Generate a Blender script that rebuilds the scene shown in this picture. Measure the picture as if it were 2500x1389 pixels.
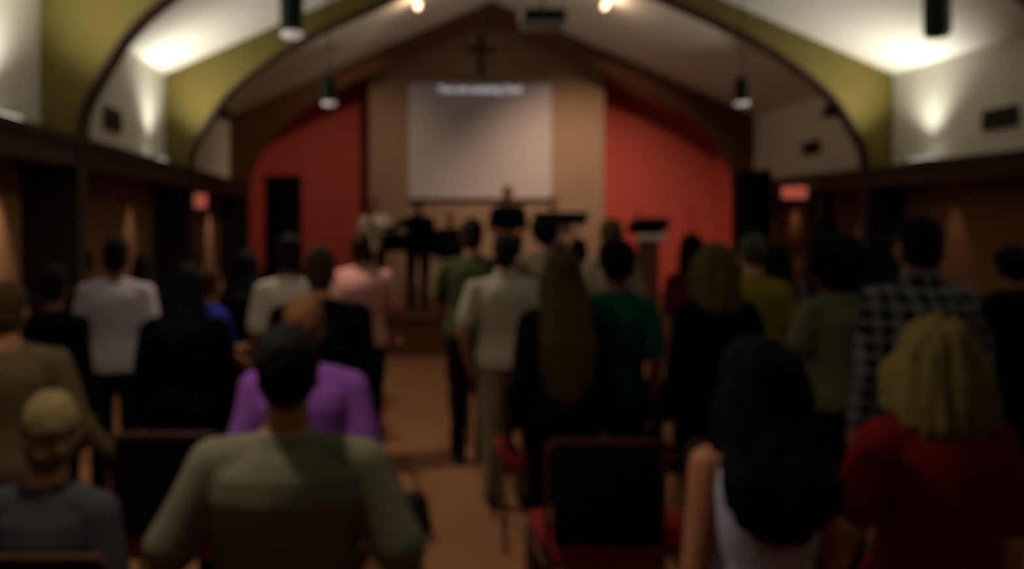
import bpy, bmesh, math, random
from mathutils import Vector, Matrix, noise
for o in list(bpy.data.objects): bpy.data.objects.remove(o)
scene = bpy.context.scene
COL = scene.collection
random.seed(7)
PI = math.pi

# ------------------------------------------------------------ camera
F = 1900.0            # focal length in pixels of the 2500 px frame
VX, VY = 965.0, 550.0 # vanishing point of the nave
ZC = 1.72             # eye height
cam_d = bpy.data.cameras.new('camera'); cam = bpy.data.objects.new('camera', cam_d); COL.objects.link(cam)
cam.location = (0, 0, ZC); cam.rotation_euler = (PI/2, 0, 0)
cam_d.sensor_width = 36; cam_d.sensor_fit = 'HORIZONTAL'; cam_d.lens = F/2500*36
cam_d.shift_x = (1250-VX)/2500; cam_d.shift_y = -(694.5-VY)/2500
cam_d.clip_start = .05
cam_d.dof.use_dof = True; cam_d.dof.focus_distance = .10; cam_d.dof.aperture_fstop = 18.5
scene.camera = cam
# ------------------------------------------------------------ world + exposure
w = bpy.data.worlds.new('world'); scene.world = w; w.use_nodes = True
w.node_tree.nodes['Background'].inputs[0].default_value = (1, .78, .55, 1)
w.node_tree.nodes['Background'].inputs[1].default_value = .002
vs = scene.view_settings
vs.view_transform = 'Standard'; vs.look = 'None'; vs.gamma = 1; vs.use_curve_mapping = False
vs.exposure = 0.0
# ------------------------------------------------------------ lights
def S(Y): return F/Y
CX = 1.55             # centre line of the nave
def light(name, kind, loc, power, color, target=None, size=.1, spot=None, blend=.6, size_y=None):
    d = bpy.data.lights.new(name, kind); d.energy = power; d.color = color
    if kind == 'AREA':
        d.size = size
        if size_y: d.shape = 'RECTANGLE'; d.size_y = size_y
    else: d.shadow_soft_size = size
    if kind == 'SPOT': d.spot_size = math.radians(spot); d.spot_blend = blend
    o = bpy.data.objects.new(name, d); COL.objects.link(o); o.location = loc
    if target is not None:
        o.rotation_euler = (Vector(target)-Vector(loc)).to_track_quat('-Z', 'Y').to_euler()
    return o
WHITE = (1, .97, .86); WARM = (1, .70, .47); WARMW = (1, .80, .62)
UPL = [(-1, 5.05), (-1, 8.35), (1, 5.05), (1, 8.3), (-1, 1.8), (1, 1.8)]
for sd, y in UPL:
    x = CX + sd*4.05
    light('uplight_beam', 'SPOT', (x, y, 2.50), 122, WHITE, (x - sd*.85, y + .12, 4.05), .06, 128, 1.0)
PEND = [(-1, 1.8, True), (-1, 5.5, True), (-1, 8.6, True), (1, 5.5, False), (1, 8.6, True)]
for sd, y, on in PEND:
    if on: light('pendant_beam', 'SPOT', (CX+sd*2.28, y, 3.025), (95 if y < 4 else 115 if y < 7 else 26), WARMW, (CX+sd*2.28, y, 0), .07, 140, .6)
for sd in (-1, 1):
    light('stage_beam', 'SPOT', (CX+sd*1.25, 10.45, 4.58), 430 if sd > 0 else 120, WARM, (CX+(1.7 if sd > 0 else -2.8), 13.6, 1.0 if sd > 0 else 1.2), .08, 90, .9)
    light('stage_wash', 'POINT', (CX+sd*1.25, 10.30, 4.60), 7, (1, .7, .46), None, .07)
CANS = [(-1, 5.45, 6), (-1, 8.2, 2.6), (-1, 11.7, 5), (1, 9.75, 3.2), (1, 8.2, .9), (1, 11.4, 1.6)]
for sd, y, p in CANS:
    light('soffit_beam', 'SPOT', (CX+sd*4.17, y, 2.28), p*16, WARMW, (CX+sd*4.42, y, 0), .02, 42, 1.0)
# a ceiling light of the rear nave, above and behind the camera
light('rear_beam', 'SPOT', (-.32, .15, 3.5), 10, WARMW, (-.25, 2.0, 1.0), .06, 100, .8)

# ------------------------------------------------------------ materials
def lin(c):
    c = c/255.0
    return c/12.92 if c <= .04045 else ((c+.055)/1.055)**2.4
def rgb(r, g, b): return (lin(r), lin(g), lin(b), 1)
MATS = {}
def mat(name, col, rough=.75, var=.12, scale=9, bump=.12, bscale=120, metal=0, kind=None, col2=None, spec=.3):
    if name in MATS: return MATS[name]
    m = bpy.data.materials.new(name); m.use_nodes = True; nt = m.node_tree; N = nt.nodes; L = nt.links
    b = N['Principled BSDF']; b.inputs['Roughness'].default_value = rough; b.inputs['Metallic'].default_value = metal
    b.inputs['Specular IOR Level'].default_value = spec
    tc = N.new('ShaderNodeTexCoord')
    c = rgb(*col)
    no = N.new('ShaderNodeTexNoise'); no.inputs['Scale'].default_value = scale; L.new(tc.outputs['Object'], no.inputs['Vector'])
    mx = N.new('ShaderNodeMix'); mx.data_type = 'RGBA'
    L.new(no.outputs['Fac'], mx.inputs['Factor'])
    mx.inputs[6].default_value = tuple(v*(1-var) for v in c[:3])+(1,); mx.inputs[7].default_value = tuple(min(1, v*(1+var)) for v in c[:3])+(1,)
    out = mx.outputs[2]
    if kind == 'wood' or kind == 'hair':
        wv = N.new('ShaderNodeTexWave'); wv.inputs['Scale'].default_value = 22 if kind == 'hair' else 5
        wv.inputs['Distortion'].default_value = 6; wv.inputs['Detail'].default_value = 3
        mp = N.new('ShaderNodeMapping'); mp.inputs['Scale'].default_value = (4, 4, .5); L.new(tc.outputs['Object'], mp.inputs['Vector']); L.new(mp.outputs[0], wv.inputs['Vector'])
        m2 = N.new('ShaderNodeMix'); m2.data_type = 'RGBA'; L.new(wv.outputs['Fac'], m2.inputs['Factor'])
        L.new(out, m2.inputs[6]); c2 = rgb(*(col2 or tuple(v*.7 for v in col))); m2.inputs[7].default_value = c2; out = m2.outputs[2]
    if kind == 'plaid':
        wa = []
        for ax in (0, 2):
            sx = N.new('ShaderNodeSeparateXYZ'); L.new(tc.outputs['Object'], sx.inputs[0])
            mu = N.new('ShaderNodeMath'); mu.operation = 'MULTIPLY'; mu.inputs[1].default_value = 15; L.new(sx.outputs[ax], mu.inputs[0])
            fr = N.new('ShaderNodeMath'); fr.operation = 'FRACT'; L.new(mu.outputs[0], fr.inputs[0])
            gt = N.new('ShaderNodeMath'); gt.operation = 'GREATER_THAN'; gt.inputs[1].default_value = .55; L.new(fr.outputs[0], gt.inputs[0]); wa.append(gt)
        ad = N.new('ShaderNodeMath'); ad.operation = 'ADD'; L.new(wa[0].outputs[0], ad.inputs[0]); L.new(wa[1].outputs[0], ad.inputs[1])
        hf = N.new('ShaderNodeMath'); hf.operation = 'MULTIPLY'; hf.inputs[1].default_value = .5; L.new(ad.outputs[0], hf.inputs[0])
        m2 = N.new('ShaderNodeMix'); m2.data_type = 'RGBA'; L.new(hf.outputs[0], m2.inputs['Factor']); L.new(out, m2.inputs[6]); m2.inputs[7].default_value = rgb(*col2); out = m2.outputs[2]
    if kind == 'stripe':
        sx = N.new('ShaderNodeSeparateXYZ'); L.new(tc.outputs['Object'], sx.inputs[0])
        mu = N.new('ShaderNodeMath'); mu.operation = 'MULTIPLY'; mu.inputs[1].default_value = 45; L.new(sx.outputs[2], mu.inputs[0])
        fr = N.new('ShaderNodeMath'); fr.operation = 'FRACT'; L.new(mu.outputs[0], fr.inputs[0])
        gt = N.new('ShaderNodeMath'); gt.operation = 'GREATER_THAN'; gt.inputs[1].default_value = .8; L.new(fr.outputs[0], gt.inputs[0])
        m2 = N.new('ShaderNodeMix'); m2.data_type = 'RGBA'; L.new(gt.outputs[0], m2.inputs['Factor']); L.new(out, m2.inputs[6]); m2.inputs[7].default_value = rgb(*col2); out = m2.outputs[2]
    L.new(out, b.inputs['Base Color'])
    if bump:
        n2 = N.new('ShaderNodeTexNoise'); n2.inputs['Scale'].default_value = bscale; L.new(tc.outputs['Object'], n2.inputs['Vector'])
        bp = N.new('ShaderNodeBump'); bp.inputs['Strength'].default_value = bump; bp.inputs['Distance'].default_value = .01
        L.new(n2.outputs['Fac'], bp.inputs['Height']); L.new(bp.outputs[0], b.inputs['Normal'])
    MATS[name] = m; return m
def emit(name, col, st):
    if name in MATS: return MATS[name]
    m = bpy.data.materials.new(name); m.use_nodes = True; b = m.node_tree.nodes['Principled BSDF']
    b.inputs['Base Color'].default_value = rgb(*col); b.inputs['Emission Color'].default_value = rgb(*col); b.inputs['Emission Strength'].default_value = st
    MATS[name] = m; return m
def dim(c, f): return tuple(255*(lambda v: v*12.92 if v < .0031308 else 1.055*v**(1/2.4)-.055)(lin(x)*f) for x in c)
def cloth(name, col, **k):
    col = dim(col, .55)
    if 'col2' in k: k['col2'] = dim(k['col2'], .55)
    return mat('cloth_'+name, col, .95, .15, 14, .25, 260, spec=.04, **k)
def hairm(name, col, col2=None): return mat('hair_'+name, dim(col, .5), .85, spec=.12, var=.25, scale=30, bump=.35, bscale=90, kind='hair', col2=dim(tuple((a+b)/2 for a, b in zip(col, col2)), .5) if col2 else None)

M_white = mat('white_plaster', (214, 212, 196), .85, .03, 3, .05, 60)
M_ceil = mat('ceiling_paint', (222, 217, 204), .9, .03, 2, .05, 60)
M_green = mat('olive_green_paint', (104, 92, 40), .8, .05, 3, .05, 60)
M_brown = mat('brown_arch', (84, 52, 26), .8, .08, 3, .05, 60)  # one even brown over web and edge of the chancel arch
M_wood = mat('dark_wood', (58, 36, 20), .6, .2, 5, .1, 30, kind='wood')
M_post = mat('post_wood', (26, 17, 13), .6, .2, 5, .1, 30, kind='wood')
M_lower = mat('lower_wall_paint', (104, 70, 42), .85, .08, 2, .05, 40)
M_orange = mat('orange_red_paint', (190, 82, 72), .8, .04, 2, .05, 60)
M_panel = mat('beige_plaster', (150, 124, 104), .85, .04, 2, .05, 60)
M_carpet = mat('brown_carpet', (140, 96, 64), .95, .15, 40, .4, 300)
M_stage = mat('stage_carpet', (92, 58, 38), .95, .15, 40, .4, 300)
M_riser = mat('riser_wood', (110, 60, 30), .6, .15, 5, .1, 30, kind='wood')
M_black = mat('black_plastic', (6, 6, 6), .7, .1, 10, .05, 200, spec=.1)
M_blackm = mat('black_metal', (18, 20, 16), .4, .1, 10, .03, 200, metal=.3)
M_chrome = mat('brushed_metal', (120, 116, 110), .35, .05, 10, 0, 10, metal=.9)
M_screen = mat('screen_fabric', (180, 170, 168), .9, .01, 2, 0, 10)
_b = M_screen.node_tree.nodes['Principled BSDF']; _b.inputs['Emission Color'].default_value = (.85, .9, 1, 1); _b.inputs['Emission Strength'].default_value = .016   # the projector's dim blank slide

# ------------------------------------------------------------ mesh helpers
def tag(o, label=None, cat=None, group=None, kind=None):
    if label: o['label'] = label
    if cat: o['category'] = cat
    if group: o['group'] = group
    if kind: o['kind'] = kind
    return o
def empty(name, loc, rz=0):
    o = bpy.data.objects.new(name, None); COL.objects.link(o); o.location = loc; o.rotation_euler = (0, 0, rz); o.empty_display_size = .1
    return o
def link(name, bm, mats, parent=None, smooth=True, loc=None):
    me = bpy.data.meshes.new(name)
    bmesh.ops.recalc_face_normals(bm, faces=bm.faces[:])
    bm.to_mesh(me); bm.free()
    for m in (mats if isinstance(mats, (list, tuple)) else [mats]): me.materials.append(m)
    if smooth:
        me.shade_smooth()
        try: me.set_sharp_from_angle(angle=math.radians(40))
        except Exception: pass
    o = bpy.data.objects.new(name, me); COL.objects.link(o)
    if parent: o.parent = parent
    if loc: o.location = loc
    return o
def NB(): return bmesh.new()
def box(bm, lo, hi, bev=0, mi=0, seg=2):
    lo = Vector(lo); hi = Vector(hi)
    r = bmesh.ops.create_cube(bm, size=1)
    vsl = r['verts']
    for v in vsl: v.co = Vector(((lo[i]+hi[i])/2 + v.co[i]*(hi[i]-lo[i]) for i in range(3)))
    fs = set(f for v in vsl for f in v.link_faces)
    for f in fs: f.material_index = mi
    if bev:
        es = list(set(e for v in vsl for e in v.link_edges))
        bmesh.ops.bevel(bm, geom=es, offset=bev, segments=seg, affect='EDGES', profile=.5)
    return vsl
def frame_from(d):
    d = Vector(d).normalized(); a = Vector((0, 0, 1)) if abs(d.z) < .9 else Vector((1, 0, 0))
    t = d.cross(a).normalized(); return t, d.cross(t).normalized()
def loft(bm, rings, n=16, mi=0, cap=True):
    """rings: list of (centre, axis_u, axis_v)"""
    L = []
    for c, u, v in rings:
        L.append([bm.verts.new(Vector(c)+Vector(u)*math.cos(2*PI*k/n)+Vector(v)*math.sin(2*PI*k/n)) for k in range(n)])
    for a, b in zip(L[:-1], L[1:]):
        for k in range(n):
            f = bm.faces.new((a[k], a[(k+1) % n], b[(k+1) % n], b[k])); f.material_index = mi
    if cap:
        f = bm.faces.new(L[0][::-1]); f.material_index = mi
        f = bm.faces.new(L[-1]); f.material_index = mi
def zloft(bm, R, n=20, mi=0):
    """R: (z, rx, ry, cx, cy)"""
    loft(bm, [((r[3] if len(r) > 3 else 0, r[4] if len(r) > 4 else 0, r[0]), (r[1], 0, 0), (0, r[2], 0)) for r in R], n, mi)
def tube(bm, pts, rad, n=10, mi=0, balls=True):
    pts = [Vector(p) for p in pts]
    if not isinstance(rad, (list, tuple)): rad = [rad]*len(pts)
    for a, b, ra, rb in zip(pts[:-1], pts[1:], rad[:-1], rad[1:]):
        if (b-a).length < 1e-5: continue
        t, u = frame_from(b-a)
        loft(bm, [(a, t*ra, u*ra), (b, t*rb, u*rb)], n, mi)
    if balls:
        for p, r in zip(pts, rad): ell(bm, p, (r, r, r), n, mi)
def ell(bm, c, r, n=14, mi=0, rot=None):
    q = bmesh.ops.create_uvsphere(bm, u_segments=n, v_segments=max(6, n*2//3), radius=1)
    M = Matrix.Translation(Vector(c)) @ (rot.to_4x4() if rot else Matrix.Identity(4)) @ Matrix.Diagonal((r[0], r[1], r[2], 1))
    bmesh.ops.transform(bm, matrix=M, verts=q['verts'])
    for f in set(f for v in q['verts'] for f in v.link_faces): f.material_index = mi
def cyl(bm, a, b, r, n=20, mi=0, r2=None): tube(bm, [a, b], [r, r2 or r], n, mi, False)
def remeshed(bm, vox, smooth_it=2, fac=.5, rough=0, rscale=12, stretch=1, seed=0):
    """union of overlapping closed shapes as one continuous surface"""
    bmesh.ops.recalc_face_normals(bm, faces=bm.faces[:])
    me = bpy.data.meshes.new('tmp'); bm.to_mesh(me); bm.free()
    o = bpy.data.objects.new('tmp', me); COL.objects.link(o)
    m = o.modifiers.new('r', 'REMESH'); m.mode = 'VOXEL'; m.voxel_size = vox; m.adaptivity = 0
    if smooth_it:
        s = o.modifiers.new('s', 'SMOOTH'); s.factor = fac; s.iterations = smooth_it
    dg = bpy.context.evaluated_depsgraph_get()
    me2 = bpy.data.meshes.new_from_object(o.evaluated_get(dg))
    bpy.data.objects.remove(o); bpy.data.meshes.remove(me)
    nb = bmesh.new(); nb.from_mesh(me2); bpy.data.meshes.remove(me2)
    if rough:
        nb.normal_update(); off = Vector((seed*3.1, seed*1.7, 0))
        for v in nb.verts:
            p = Vector((v.co.x, v.co.y, v.co.z*stretch))*rscale+off
            v.co += v.normal*rough*noise.noise(p)
    return nb
def PX(px, py, Y):
    s = S(Y); return Vector(((px-VX)/s, Y, ZC-(py-VY)/s))

# ============================================================ ROOM
LED = ZC+.65; LB = LED-.21
Y1, Y2, Y3 = 5.83, 9.0, 12.5
YB, YE = -3.0, 14.3
def vc(u): return 3.6-.44*abs(u)
def struct(o): o['kind'] = 'structure'; return o
bm = NB(); box(bm, (CX-4.6, YB, -.1), (CX+4.6, YE+.1, 0)); struct(link('floor', bm, M_carpet, smooth=False))
bm = NB()
for sd in (-1, 1):
    prof = [(0, vc(0)), (4.6, vc(4.6)), (4.6, vc(4.6)+.15), (0, vc(0)+.15)]
    a = [bm.verts.new((CX+sd*u, YB, ZC+v)) for u, v in prof]; b = [bm.verts.new((CX+sd*u, YE+.1, ZC+v)) for u, v in prof]
    bm.faces.new(a); bm.faces.new(b[::-1])
    for k in range(4): bm.faces.new((a[k], a[(k+1) % 4], b[(k+1) % 4], b[k]))
struct(link('ceiling', bm, M_ceil, smooth=False))
for nm, sd in (('left', -1), ('right', 1)):
    bm = NB()
    def bx(u0, u1, z0, z1, y0, y1, mi):
        xs = sorted((CX+sd*u0, CX+sd*u1)); box(bm, (xs[0], y0, z0), (xs[1], y1, z1), mi=mi)
    bx(4.21, 4.5, LED-.05, ZC+1.80, YB, Y3+.1, 0)
    bx(4.35, 4.5, 0, LED-.05, YB, Y3+.1, 1)
    bx(4.205, 4.5, 0, ZC+1.80, Y3+.1, YE, 2)
    struct(link('wall_'+nm, bm, [M_white, M_lower, M_orange], smooth=False))
    bm = NB(); bx(3.93, 4.10, LB, LED-.03, YB, Y3, 0); bx(3.93, 4.35, LED-.03, LED, YB, Y3, 0)
    bx(3.90, 3.93, LED-.05, LED+.015, YB, Y3, 0)
    struct(link('trim_1' if sd < 0 else 'trim_2', bm, M_wood, smooth=False))
    bm = NB(); bx(4.33, 4.35, 0, .10, YB, 10.2, 0)
    struct(link('baseboard_'+nm, bm, M_wood, smooth=False))
# rear wall behind the camera and gable wall of the chancel
def gable(bm, y0, y1, mi=0, z0=0, hw=4.5):
    pts = [(-hw, z0), (hw, z0), (hw, ZC+vc(hw)), (0, ZC+vc(0)), (-hw, ZC+vc(hw))]
    a = [bm.verts.new((CX+u, y0, z)) for u, z in pts]; b = [bm.verts.new((CX+u, y1, z)) for u, z in pts]
    fs = [bm.faces.new(a), bm.faces.new(b[::-1])]+[bm.faces.new((a[k], a[(k+1) % 5], b[(k+1) % 5], b[k])) for k in range(5)]
    for f in fs: f.material_index = mi
bm = NB(); gable(bm, YB-.12, YB); struct(link('wall_rear', bm, M_lower, smooth=False))
bm = NB(); gable(bm, YE-.2, YE-.05); struct(link('wall_front', bm, M_orange, smooth=False))
# projecting beige centre wall that carries the screen
PX0, PX1, PYF = CX-2.0, CX+2.05, 13.4
bm = NB(); ys = (PYF, YE-.2)
us = [PX0-CX, 0, PX1-CX]
pts = [(PX0, .506), (PX1, .506), (PX1, ZC+vc(us[2])), (CX, ZC+vc(0)), (PX0, ZC+vc(us[0]))]
a = [bm.verts.new((x, ys[0], z)) for x, z in pts]; b = [bm.verts.new((x, ys[1], z)) for x, z in pts]
bm.faces.new(a); bm.faces.new(b[::-1]); [bm.faces.new((a[k], a[(k+1) % 5], b[(k+1) % 5], b[k])) for k in range(5)]
struct(link('wall_centre', bm, M_panel, smooth=False))

def catmull(P, k=4):
    out = []
    for i in range(len(P)-1):
        p0 = P[max(i-1, 0)]; p1 = P[i]; p2 = P[i+1]; p3 = P[min(i+2, len(P)-1)]
        for j in range(k):
            t = j/k
            out.append(tuple(.5*((2*p1[d])+(-p0[d]+p2[d])*t+(2*p0[d]-5*p1[d]+4*p2[d]-p3[d])*t*t+(-p0[d]+3*p1[d]-3*p2[d]+p3[d])*t**3) for d in (0, 1)))
    return out+[P[-1]]
def linear(P, k=4):
    out = []
    for i in range(len(P)-1):
        for j in range(k):
            t = j/k; out.append(tuple(P[i][d]*(1-t)+P[i+1][d]*t for d in (0, 1)))
    return out+[P[-1]]
INN = catmull([(3.93, .65), (3.92, .80), (3.87, .957), (3.74, 1.19), (3.57, 1.445), (3.35, 1.66), (2.96, 1.95), (2.6, 2.16), (2.2, 2.36), (1.66, 2.60), (.8, 2.99), (0, 3.35)])
OUT = linear([(4.23, .65), (4.23, .9), (4.23, 1.15), (4.23, 1.4), (4.23, 1.6), (4.23, 1.75), (3.3, vc(3.3)), (2.7, vc(2.7)), (2.2, vc(2.2)), (1.66, vc(1.66)), (.8, vc(.8)), (0, vc(0))])
def arch(num, y, web, edge, thick=.12):
    bm = NB()
    for sd in (-1, 1):
        F0 = []; 
        for (a, b) in zip(INN, OUT):
            F0.append([bm.verts.new((CX+sd*p[0], yy, ZC+p[1])) for p in (a, b) for yy in (y, y+thick)])
        for p, q in zip(F0[:-1], F0[1:]):
            for i, j in ((0, 2), (3, 1)):
                bm.faces.new((p[i], p[j], q[j], q[i]))
            bm.faces.new((p[2], p[3], q[3], q[2])); bm.faces.new((p[0], p[1], q[1], q[0]))
        # timber lining along the curve
        R = []
        for i, p in enumerate(INN):
            a = Vector(INN[max(i-1, 0)]); b = Vector(INN[min(i+1, len(INN)-1)]); t = (b-a).normalized(); nrm = Vector((-t.y, t.x))
            if nrm.x > 0: nrm = -nrm
            p = Vector(p); q = p+nrm*.035
            R.append([bm.verts.new((CX+sd*r.x, yy, ZC+r.y)) for r in (p-nrm*.005, q) for yy in (y-.02, y+thick+.02)])
        for p, q in zip(R[:-1], R[1:]):
            for i, j in ((0, 2), (2, 3), (3, 1), (1, 0)):
                f = bm.faces.new((p[i], p[j], q[j], q[i])); f.material_index = 1
        xs = sorted((CX+sd*3.92, CX+sd*4.36)); box(bm, (xs[0], y-.01, 0), (xs[1], y+thick+.04, LED+.01), mi=2)
    o = struct(link('trim_%d' % num, bm, [web, edge, M_post], smooth=False))
arch(3, Y1, M_green, M_wood); arch(4, Y2, M_green, M_wood); arch(5, Y3, M_brown, M_brown)

# stage platform
bm = NB(); box(bm, (CX-4.20, 10.24, 0), (CX+4.20, YE-.21, .5), mi=0)
for f in bm.faces:
    if f.normal.y < -.5: f.material_index = 1
box(bm, (CX-4.20, 10.19, .455), (CX+4.20, 10.27, .503), .01, mi=2)
t = link('stage_platform', bm, [M_stage, M_riser, M_wood], smooth=False)
tag(t, 'low carpeted stage platform with brown wooden front across the chancel', 'stage')

# side doors under the beam, in the last bay
for n, sd, y in ((1, 1, 10.75), (2, -1, 10.9)):
    pass
def sd_door(n, sd, yc):
    x = CX+sd*4.35
    root = struct(empty('door_%d' % n, (x, yc, 0)))
    bm = NB(); xs = sorted((0, -sd*.03)); box(bm, (xs[0], -.42, .5 if yc > 10.2 else .01), (xs[1], .42, 2.05), .004)
    for z0 in (.65, 1.35):
        box(bm, (min(-sd*.03, -sd*.045), -.30, z0), (max(-sd*.03, -sd*.045), .30, z0+.55), .006)
    link('door_panel', bm, mat('door_wood', (96, 60, 36), .5, .15, 5, .08, 30, kind='wood'), root)
    bm = NB(); xs = sorted((0, -sd*.055))
    for a, b in ((-.50, -.42), (.42, .50)): box(bm, (xs[0], a, .0 if yc < 10.2 else .5), (xs[1], b, 2.13), .004)
    box(bm, (xs[0], -.50, 2.05), (xs[1], .50, 2.13), .004)
    link('door_frame', bm, M_wood, root)
    bm = NB(); cyl(bm, (-sd*.03, -.33, 1.25), (-sd*.08, -.33, 1.25), .012); cyl(bm, (-sd*.08, -.34, 1.25), (-sd*.08, -.22, 1.25), .009)
    link('door_handle', bm, M_chrome, root)
sd_door(1, 1, 11.45)

# ============================================================ FITTINGS
M_glow = emit('lamp_diffuser', (235, 225, 215), .32)
def pendant(sd, y, on, label):
    x = CX+sd*2.28; zt = ZC+vc(2.28); zb = 3.08; h = .27 if y > 7 else .34
    r = empty('pendant_light', (x, y, zb)); tag(r, label, 'lamp', 'cylinder pendant lights')
    bm = NB(); n = 28
    rr = .085
    rings = [((0, 0, z), (q, 0, 0), (0, q, 0)) for z, q in ((.03, rr-.008), (0.0, rr-.006), (0, rr), (h-.02, rr), (h, rr-.02), (h, .015))]
    loft(bm, rings, n); link('lamp_shade', bm, M_blackm, r)
    bm = NB(); cyl(bm, (0, 0, h), (0, 0, zt-zb-.02), .008, 8); link('stem', bm, M_blackm, r)
    bm = NB(); cyl(bm, (0, 0, zt-zb-.06), (0, 0, zt-zb+.0), .06, 20, r2=.065); link('canopy', bm, M_blackm, r)
    bm = NB(); loft(bm, [((0, 0, -.035), (.05, 0, 0), (0, .05, 0)), ((0, 0, -.025), (.074, 0, 0), (0, .074, 0)), ((0, 0, .02), (.078, 0, 0), (0, .078, 0))], n)
    link('diffuser', bm, M_glow if on else mat('unlit_glass', (40, 38, 34), .4), r)
pendant(-1, 1.8, True, 'black cylinder pendant light, lit, above the closest man and out of the photo')
pendant(-1, 5.5, True, 'black cylinder pendant light, lit, nearest on the left side of the ceiling')
pendant(-1, 8.6, True, 'small black cylinder pendant light, lit, in front of the left orange wall')
pendant(1, 5.5, False, 'large black cylinder pendant light with a dark underside, top right')
pendant(1, 8.6, True, 'small black cylinder pendant light, lit, right of the right orange wall')
for i, (sd, y) in enumerate(UPL[:4]):
    r = empty('uplight', (CX+sd*4.08, y, LED))
    tag(r, ['white uplight on the left ledge nearest the camera, its glow at the left photo edge', 'white uplight on the left ledge just before the second arch, under the wall vent bay',
            'white uplight on the right ledge outside the right photo edge', 'white uplight on the right ledge making the arched glow on the wall'][i], 'lamp')
    bm = NB(); box(bm, (-.06, -.16, 0), (.06, .16, .02), .004); link('base', bm, M_blackm, r)
    bm = NB(); box(bm, (-.05, -.15, .02), (.05, .15, .06), .01); link('housing', bm, M_blackm, r)
    bm = NB(); box(bm, (-.042, -.14, .058), (.042, .14, .064), .002); link('lens', bm, emit('uplight_lens', (255, 250, 235), 2.0), r)
for i, (sd, y, p) in enumerate(CANS):
    bm = NB(); z = LED-.03
    loft(bm, [((0, 0, 0), (.045, 0, 0), (0, .045, 0)), ((0, 0, -.012), (.043, 0, 0), (0, .043, 0)), ((0, 0, -.012), (.035, 0, 0), (0, .035, 0)), ((0, 0, 0), (.03, 0, 0), (0, .03, 0))], 20)
    o = link('downlight', bm, emit('can_glow', (255, 190, 120), .8), loc=(CX+sd*4.17, y, z))
    tag(o, ['small recessed downlight under the left beam at the left photo edge', 'small recessed downlight under the left beam between the two dark posts', 'small recessed downlight under the left beam beside the exit sign',
            'small recessed downlight under the right beam just behind the dark post', 'small recessed downlight under the right beam nearest the camera', 'small recessed downlight under the right beam above the side door'][i], 'lamp')
# ceiling spotlights
for sd in (-1, 1):
    u = 1.25; z = ZC+vc(u)
    r = empty('spotlight', (CX+sd*u, 10.42, z)); tag(r, 'ceiling spotlight glowing at the top edge of the photo, %s of the projector' % ('left' if sd < 0 else 'right'), 'lamp')
    bm = NB(); cyl(bm, (0, 0, -.05), (0, 0, .02), .04); link('mount', bm, M_white, r)
    bm = NB(); cyl(bm, (0, -.09, -.075), (0, .02, -.11), .045, 20, r2=.055); link('housing', bm, M_white, r)
    bm = NB(); cyl(bm, (0, .02, -.11), (0, .028, -.112), .048, 20); link('lens', bm, emit('spot_lens', (255, 225, 180), 3.0), r)
# projector
r = empty('projector', (1.36, 7.2, 3.54)); tag(r, 'dark projector with grey underside hanging from the ceiling in front of the cross wall', 'projector')
bm = NB(); box(bm, (-.195, -.15, .04), (.195, .15, .15), .012); link('body', bm, M_blackm, r)
bm = NB(); box(bm, (-.185, -.145, -.005), (.185, .14, .042), .01); link('underside', bm, mat('grey_plastic', (128, 124, 116), .6), r)
bm = NB(); cyl(bm, (.08, .15, .085), (.08, .18, .085), .035, 20); link('lens', bm, mat('lens_glass', (30, 34, 44), .1, spec=.8), r)
bm = NB(); cyl(bm, (0, 0, .15), (0, 0, ZC+vc(.19)-3.54-.02), .014, 10); link('pole', bm, mat('tan_metal', (120, 92, 62), .6), r)
bm = NB(); box(bm, (-.05, -.05, ZC+vc(.19)-3.54-.06), (.05, .05, ZC+vc(.24)-3.54+.0), .004); link('ceiling_plate', bm, M_wood, r)
# screen with its lyric line
sx0, sx1 = PX(998, 0, 13.36).x, PX(1346, 0, 13.36).x
zt, zb = PX(0, 203, 13.36).z, PX(0, 484, 13.36).z
r = empty('projection_screen', ((sx0+sx1)/2, 13.36, zb)); hw = (sx1-sx0)/2; hh = zt-zb
tag(r, 'large pale projection screen with one line of white text on the centre wall', 'screen')
bm = NB(); box(bm, (-hw, -.004, 0), (hw, .004, hh)); link('screen_fabric', bm, M_screen, r)
bm = NB(); box(bm, (-hw-.05, -.035, hh-.0), (hw+.05, .038, hh+.05), .01); link('roller_case', bm, M_panel, r)
bm = NB(); box(bm, (-hw-.02, -.02, -.05), (hw+.02, .018, 0), .008); link('bottom_bar', bm, mat('bar_brown', (48, 32, 24), .6), r)
tc = bpy.data.curves.new('lyric_text', 'FONT'); tc.body = 'You are amazing God'; tc.align_x = 'CENTER'; tc.align_y = 'CENTER'; tc.size = .175; tc.extrude = .0008; tc.offset = .003
to = bpy.data.objects.new('lyric_text', tc); COL.objects.link(to)
bpy.context.view_layer.update()
me = bpy.data.meshes.new_from_object(to.evaluated_get(bpy.context.evaluated_depsgraph_get())); bpy.data.objects.remove(to)
xs = [v.co.x for v in me.vertices]; k = (202/S(13.35))/(max(xs)-min(xs))
for v in me.vertices: v.co.x *= k; v.co.y *= k
me.materials.clear(); me.materials.append(emit('projected_white', (214, 218, 224), .62))
to = bpy.data.objects.new('lyric_text', me); COL.objects.link(to); to.parent = r
to.location = (PX(1171, 0, 13.35).x-r.location.x, -.006, PX(0, 218, 13.35).z-zb); to.rotation_euler = (PI/2, 0, 0)
# cross
c0 = PX(1175, 185, 13.34)
r = empty('wall_cross', (c0.x, 13.37, c0.z)); tag(r, 'plain dark wooden cross high on the centre wall above the screen', 'cross')
bm = NB(); box(bm, (-.04, -.03, 0), (.04, .03, .71), .008); box(bm, (-.245, -.028, .41), (.245, .028, .50), .008)
link('timber', bm, mat('cross_wood', (62, 34, 18), .5, .2, 5, .1, 30, kind='wood'), r)
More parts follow.
